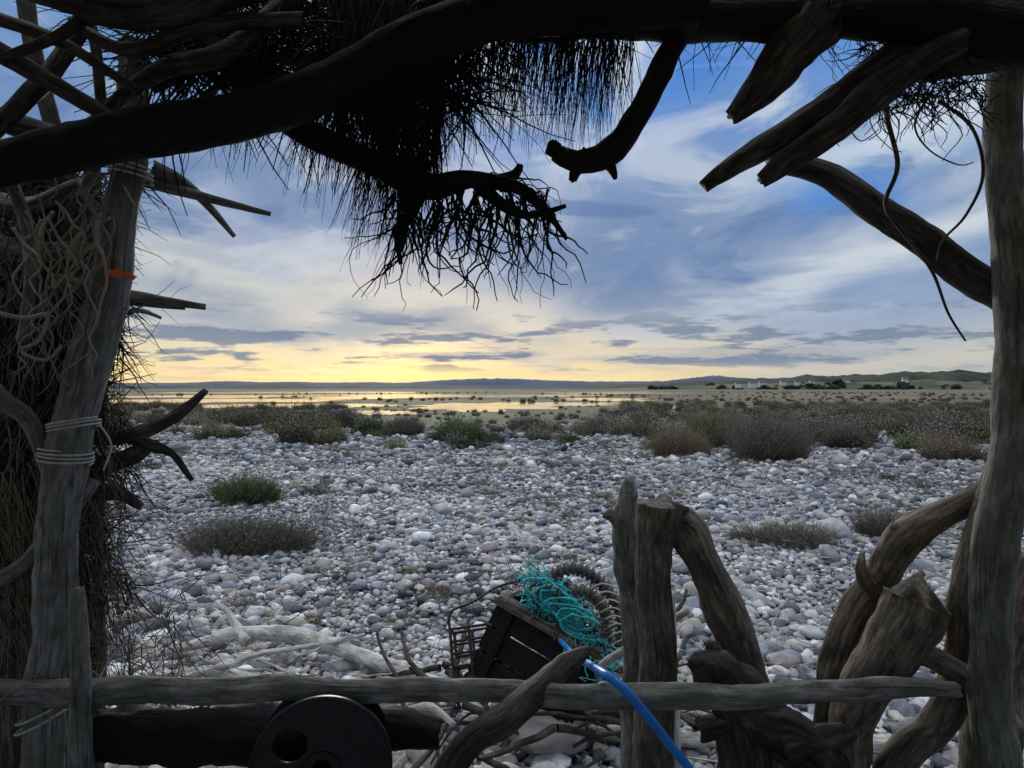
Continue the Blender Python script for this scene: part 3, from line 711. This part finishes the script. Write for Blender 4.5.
def house(u,py_,d,w,h):
    h0=empty('cottage'); x=(u-512)/F*d; z0=(388-py_)/F*d+EYE; hw,hd=w/2,w*.3
    B=MB(); B.v=[Vector(p) for p in((x-hw,d-hd,z0-3),(x+hw,d-hd,z0-3),(x+hw,d+hd,z0-3),(x-hw,d+hd,z0-3),(x-hw,d-hd,z0+h),(x+hw,d-hd,z0+h),(x+hw,d+hd,z0+h),(x-hw,d+hd,z0+h),(x-hw,d,z0+h*1.7),(x+hw,d,z0+h*1.7))]
    B.f=[(0,1,5,4),(2,3,7,6),(1,2,6,9,5),(3,0,4,8,7)]; B.obj('walls',mwall,h0,False)
    B=MB(); e=.3; B.v=[Vector(p) for p in((x-hw-e,d-hd-e,z0+h-.1),(x+hw+e,d-hd-e,z0+h-.1),(x+hw+e,d,z0+h*1.7+.15),(x-hw-e,d,z0+h*1.7+.15),(x-hw-e,d+hd+e,z0+h-.1),(x+hw+e,d+hd+e,z0+h-.1))]
    B.f=[(0,1,2,3),(3,2,5,4)]; B.obj('roof',mroof,h0,False)
    B=MB()
    for k in(-.6,0,.6):
        cx=x+k*hw; q=len(B.v); B.v+=[Vector((cx-.5,d-hd-.05,z0+h*.35)),Vector((cx+.5,d-hd-.05,z0+h*.35)),Vector((cx+.5,d-hd-.05,z0+h*.8)),Vector((cx-.5,d-hd-.05,z0+h*.8))]; B.f.append((q,q+1,q+2,q+3))
    B.obj('windows',mwin,h0,False)
for u,py_,w,d_ in((738,385,5,690),(752,384.5,6,700),(762,384,7,720),(783,383,6,735),(797,383,4,740),(812,382.5,5,745),(846,381.5,6,760),(905,380.2,6,770)): house(u,py_,d_,w,2.4)
# beach twigs and debris
B=MB()
for i in range(260):
    y=U(2.4,8)**1; x=U(-.8,.8)*y
    if N(x*.7,y*.7,60)<0: continue
    a=U(0,6.28); strand(B,(x,y,gh(x,y)+U(.03,.07)),(math.cos(a),math.sin(a),U(-.05,.12)),U(.08,.45),U(.002,.006),6,.02,.12,.4,5)
B.obj('beach_twigs',W_pale)
B=MB()
for i in range(200):
    x,y=random.gauss(-1.2,.9),random.gauss(4.2,.8)
    if y<2.5: continue
    a=U(0,6.28); strand(B,(x,y,gh(x,y)+U(.03,.1)),(math.cos(a),math.sin(a),U(0,.3)),U(.1,.4),U(.0015,.004),7,.05,.2,.4,4)
B.obj('beach_twigs',W_mid)
# ================================================================ SKY
w=bpy.data.worlds.new('World'); sc.world=w; w.use_nodes=True; T=NT(w.node_tree); bg=T.n['Background']
SA,SE=-.17,math.radians(11)
nis=T.node('ShaderNodeTexSky',sky_type='NISHITA'); nis.sun_disc=False; nis.sun_elevation=SE; nis.sun_rotation=SA; nis.air_density=1.2; nis.dust_density=1.5
vec=T.node('ShaderNodeTexCoord').outputs['Generated']
nv=T.node('ShaderNodeVectorMath',operation='NORMALIZE'); T.put(nv.inputs[0],vec); vec=nv.outputs[0]
s=T.node('ShaderNodeSeparateXYZ'); T.put(s.inputs[0],vec); x,y,z=s.outputs
z=T.M('MAXIMUM',z,0.0)
az0=T.M('ARCTAN2',x,y)
den=T.M('ADD',z,.10)
cb=T.node('ShaderNodeCombineXYZ'); T.put(cb.inputs[0],T.M('DIVIDE',x,den)); T.put(cb.inputs[1],T.M('DIVIDE',y,den)); cp=cb.outputs[0]
n1=T.noise(T.mapping(cp,(.9,.55,1),rot=(0,0,.5)),1,4,.55,.6)
n2=T.noise(T.mapping(cp,(3.0,.75,1),rot=(0,0,.75),loc=(3,1,0)),1,5,.6,.6)
n3=T.noise(T.mapping(vec,(3,3,7)),1,2,.55)
n4=T.noise(T.mapping(vec,(8,8,50),loc=(2,0,4)),1,4,.6)
n5=T.noise(T.mapping(vec,(3,3,34),loc=(7,0,1)),1,3,.6)
n6=T.noise(T.mapping(vec,(4,4,11),rot=(.0,.3,0),loc=(1,5,2)),1,4,.6,.8)
az=T.M('ADD',az0,T.M('MULTIPLY',T.M('SUBTRACT',n1,.5),.55))
zz=T.M('ADD',z,T.M('MULTIPLY',T.M('SUBTRACT',n3,.5),.14))
def blob(a,zc,ra,rz,sl=0):
    da=T.M('SUBTRACT',az,a); dz=T.M('SUBTRACT',T.M('SUBTRACT',zz,zc),T.M('MULTIPLY',da,sl))
    da=T.M('DIVIDE',da,ra); dz=T.M('DIVIDE',dz,rz)
    return T.M('POWER',2.718,T.M('MULTIPLY',T.M('ADD',T.M('MULTIPLY',da,da),T.M('MULTIPLY',dz,dz)),-1))
warm=T.ramp(zz,[(0,(.94,.70,.30)),(.03,(.84,.70,.40)),(.06,(.60,.60,.52)),(.10,(.42,.49,.56)),(.2,(.28,.385,.57)),(.3,(.20,.335,.60)),(.45,(.15,.32,.66)),(.6,(.5,.6,.75)),(1,(2.3,2.4,2.5))])  # top stop, here and in cool: unseen zenith brightened to light the pebbles
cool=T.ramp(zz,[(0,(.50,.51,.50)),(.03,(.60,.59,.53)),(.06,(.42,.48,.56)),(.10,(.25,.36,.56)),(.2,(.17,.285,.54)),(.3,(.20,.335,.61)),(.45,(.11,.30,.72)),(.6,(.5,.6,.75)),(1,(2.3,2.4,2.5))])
c=T.mix(T.sstep(az,-.1,.4),warm,cool)
c=T.mix(.10,c,T.mix(1.0,nis.outputs[0],(.1,.1,.1),'MULTIPLY'))
k=lambda f,m_: T.M('MULTIPLY',f,m_,clamp=True)
c=T.mix(k(blob(.14,.43,.30,.12),.95),c,(.06,.22,.64))
c=T.mix(k(blob(-.5,.42,.20,.10),.8),c,(.10,.27,.63))
up=T.sstep(z,.08,.24)
c=T.mix(k(T.M('MULTIPLY',T.sstep(n2,.47,.64),T.sstep(z,.10,.30)),.8),c,(.66,.72,.80))
c=T.mix(k(blob(.22,.20,.44,.07,.06),.9),c,(.145,.235,.425))
c=T.mix(k(blob(-.28,.27,.34,.05,-.28),.8),c,(.17,.26,.44))
c=T.mix(k(blob(-.45,.175,.36,.04,-.30),.8),c,(.66,.67,.62))
c=T.mix(k(blob(-.25,.10,.40,.02,-.16),.65),c,(.27,.34,.45))
c=T.mix(k(blob(.50,.18,.24,.028,.35),.85),c,(.68,.73,.77))
c=T.mix(k(blob(.52,.31,.20,.04,.3),.75),c,(.70,.78,.85))
c=T.mix(k(T.M('MULTIPLY',T.sstep(n1,.48,.66),up),.6),c,(.165,.27,.48))
c=T.mix(k(T.M('MULTIPLY',T.sstep(n6,.52,.68),T.sstep(z,.05,.16)),.55),c,(.64,.70,.76))
c=T.mix(k(T.M('MULTIPLY',T.sstep(n6,.47,.34),T.sstep(z,.05,.16)),.65),c,(.11,.20,.40))
c=T.mix(k(T.M('MULTIPLY',blob(.43,.235,.06,.03),.8),1),c,(.08,.27,.68))
band=T.M('MULTIPLY',T.sstep(z,.014,.04),T.sstep(z,.13,.075))
low=T.M('MULTIPLY',T.sstep(z,.08,.01),T.sstep(az0,.45,.1))
c=T.mix(k(T.M('MULTIPLY',T.sstep(n5,.44,.6),low),.85),c,(1.0,.80,.38))
c=T.mix(k(T.M('MULTIPLY',T.sstep(n5,.49,.36),T.M('MULTIPLY',T.sstep(z,.12,.04),T.sstep(z,.004,.02))),.65),c,(.38,.41,.45))
c=T.mix(k(T.M('MULTIPLY',T.sstep(n4,.50,.60),band),.85),c,(.18,.235,.35))
c=T.mix(k(T.M('MULTIPLY',T.sstep(az0,.25,.6),T.sstep(z,.05,.0)),.5),c,(.34,.41,.50))
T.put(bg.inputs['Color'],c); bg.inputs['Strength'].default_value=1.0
sun=bpy.data.lights.new('sun','SUN'); sun.energy=1.2; sun.angle=math.radians(12); sun.color=(1,.9,.75)
so=bpy.data.objects.new('sun',sun); sc.collection.objects.link(so)
S=Vector((math.sin(SA)*math.cos(SE),math.cos(SA)*math.cos(SE),math.sin(SE))); so.rotation_euler=(-S).to_track_quat('-Z','Y').to_euler()
# camera
cam=bpy.data.cameras.new('camera'); cam.sensor_width=36; cam.lens=36*F/1024; cam.clip_start=.05; cam.clip_end=20000
co=bpy.data.objects.new('camera',cam); sc.collection.objects.link(co); co.location=(0,0,EYE); co.rotation_euler=(math.radians(90)+4/F,0,0); sc.camera=co
sc.view_settings.view_transform='Standard'; sc.view_settings.look='None'; sc.view_settings.exposure=0
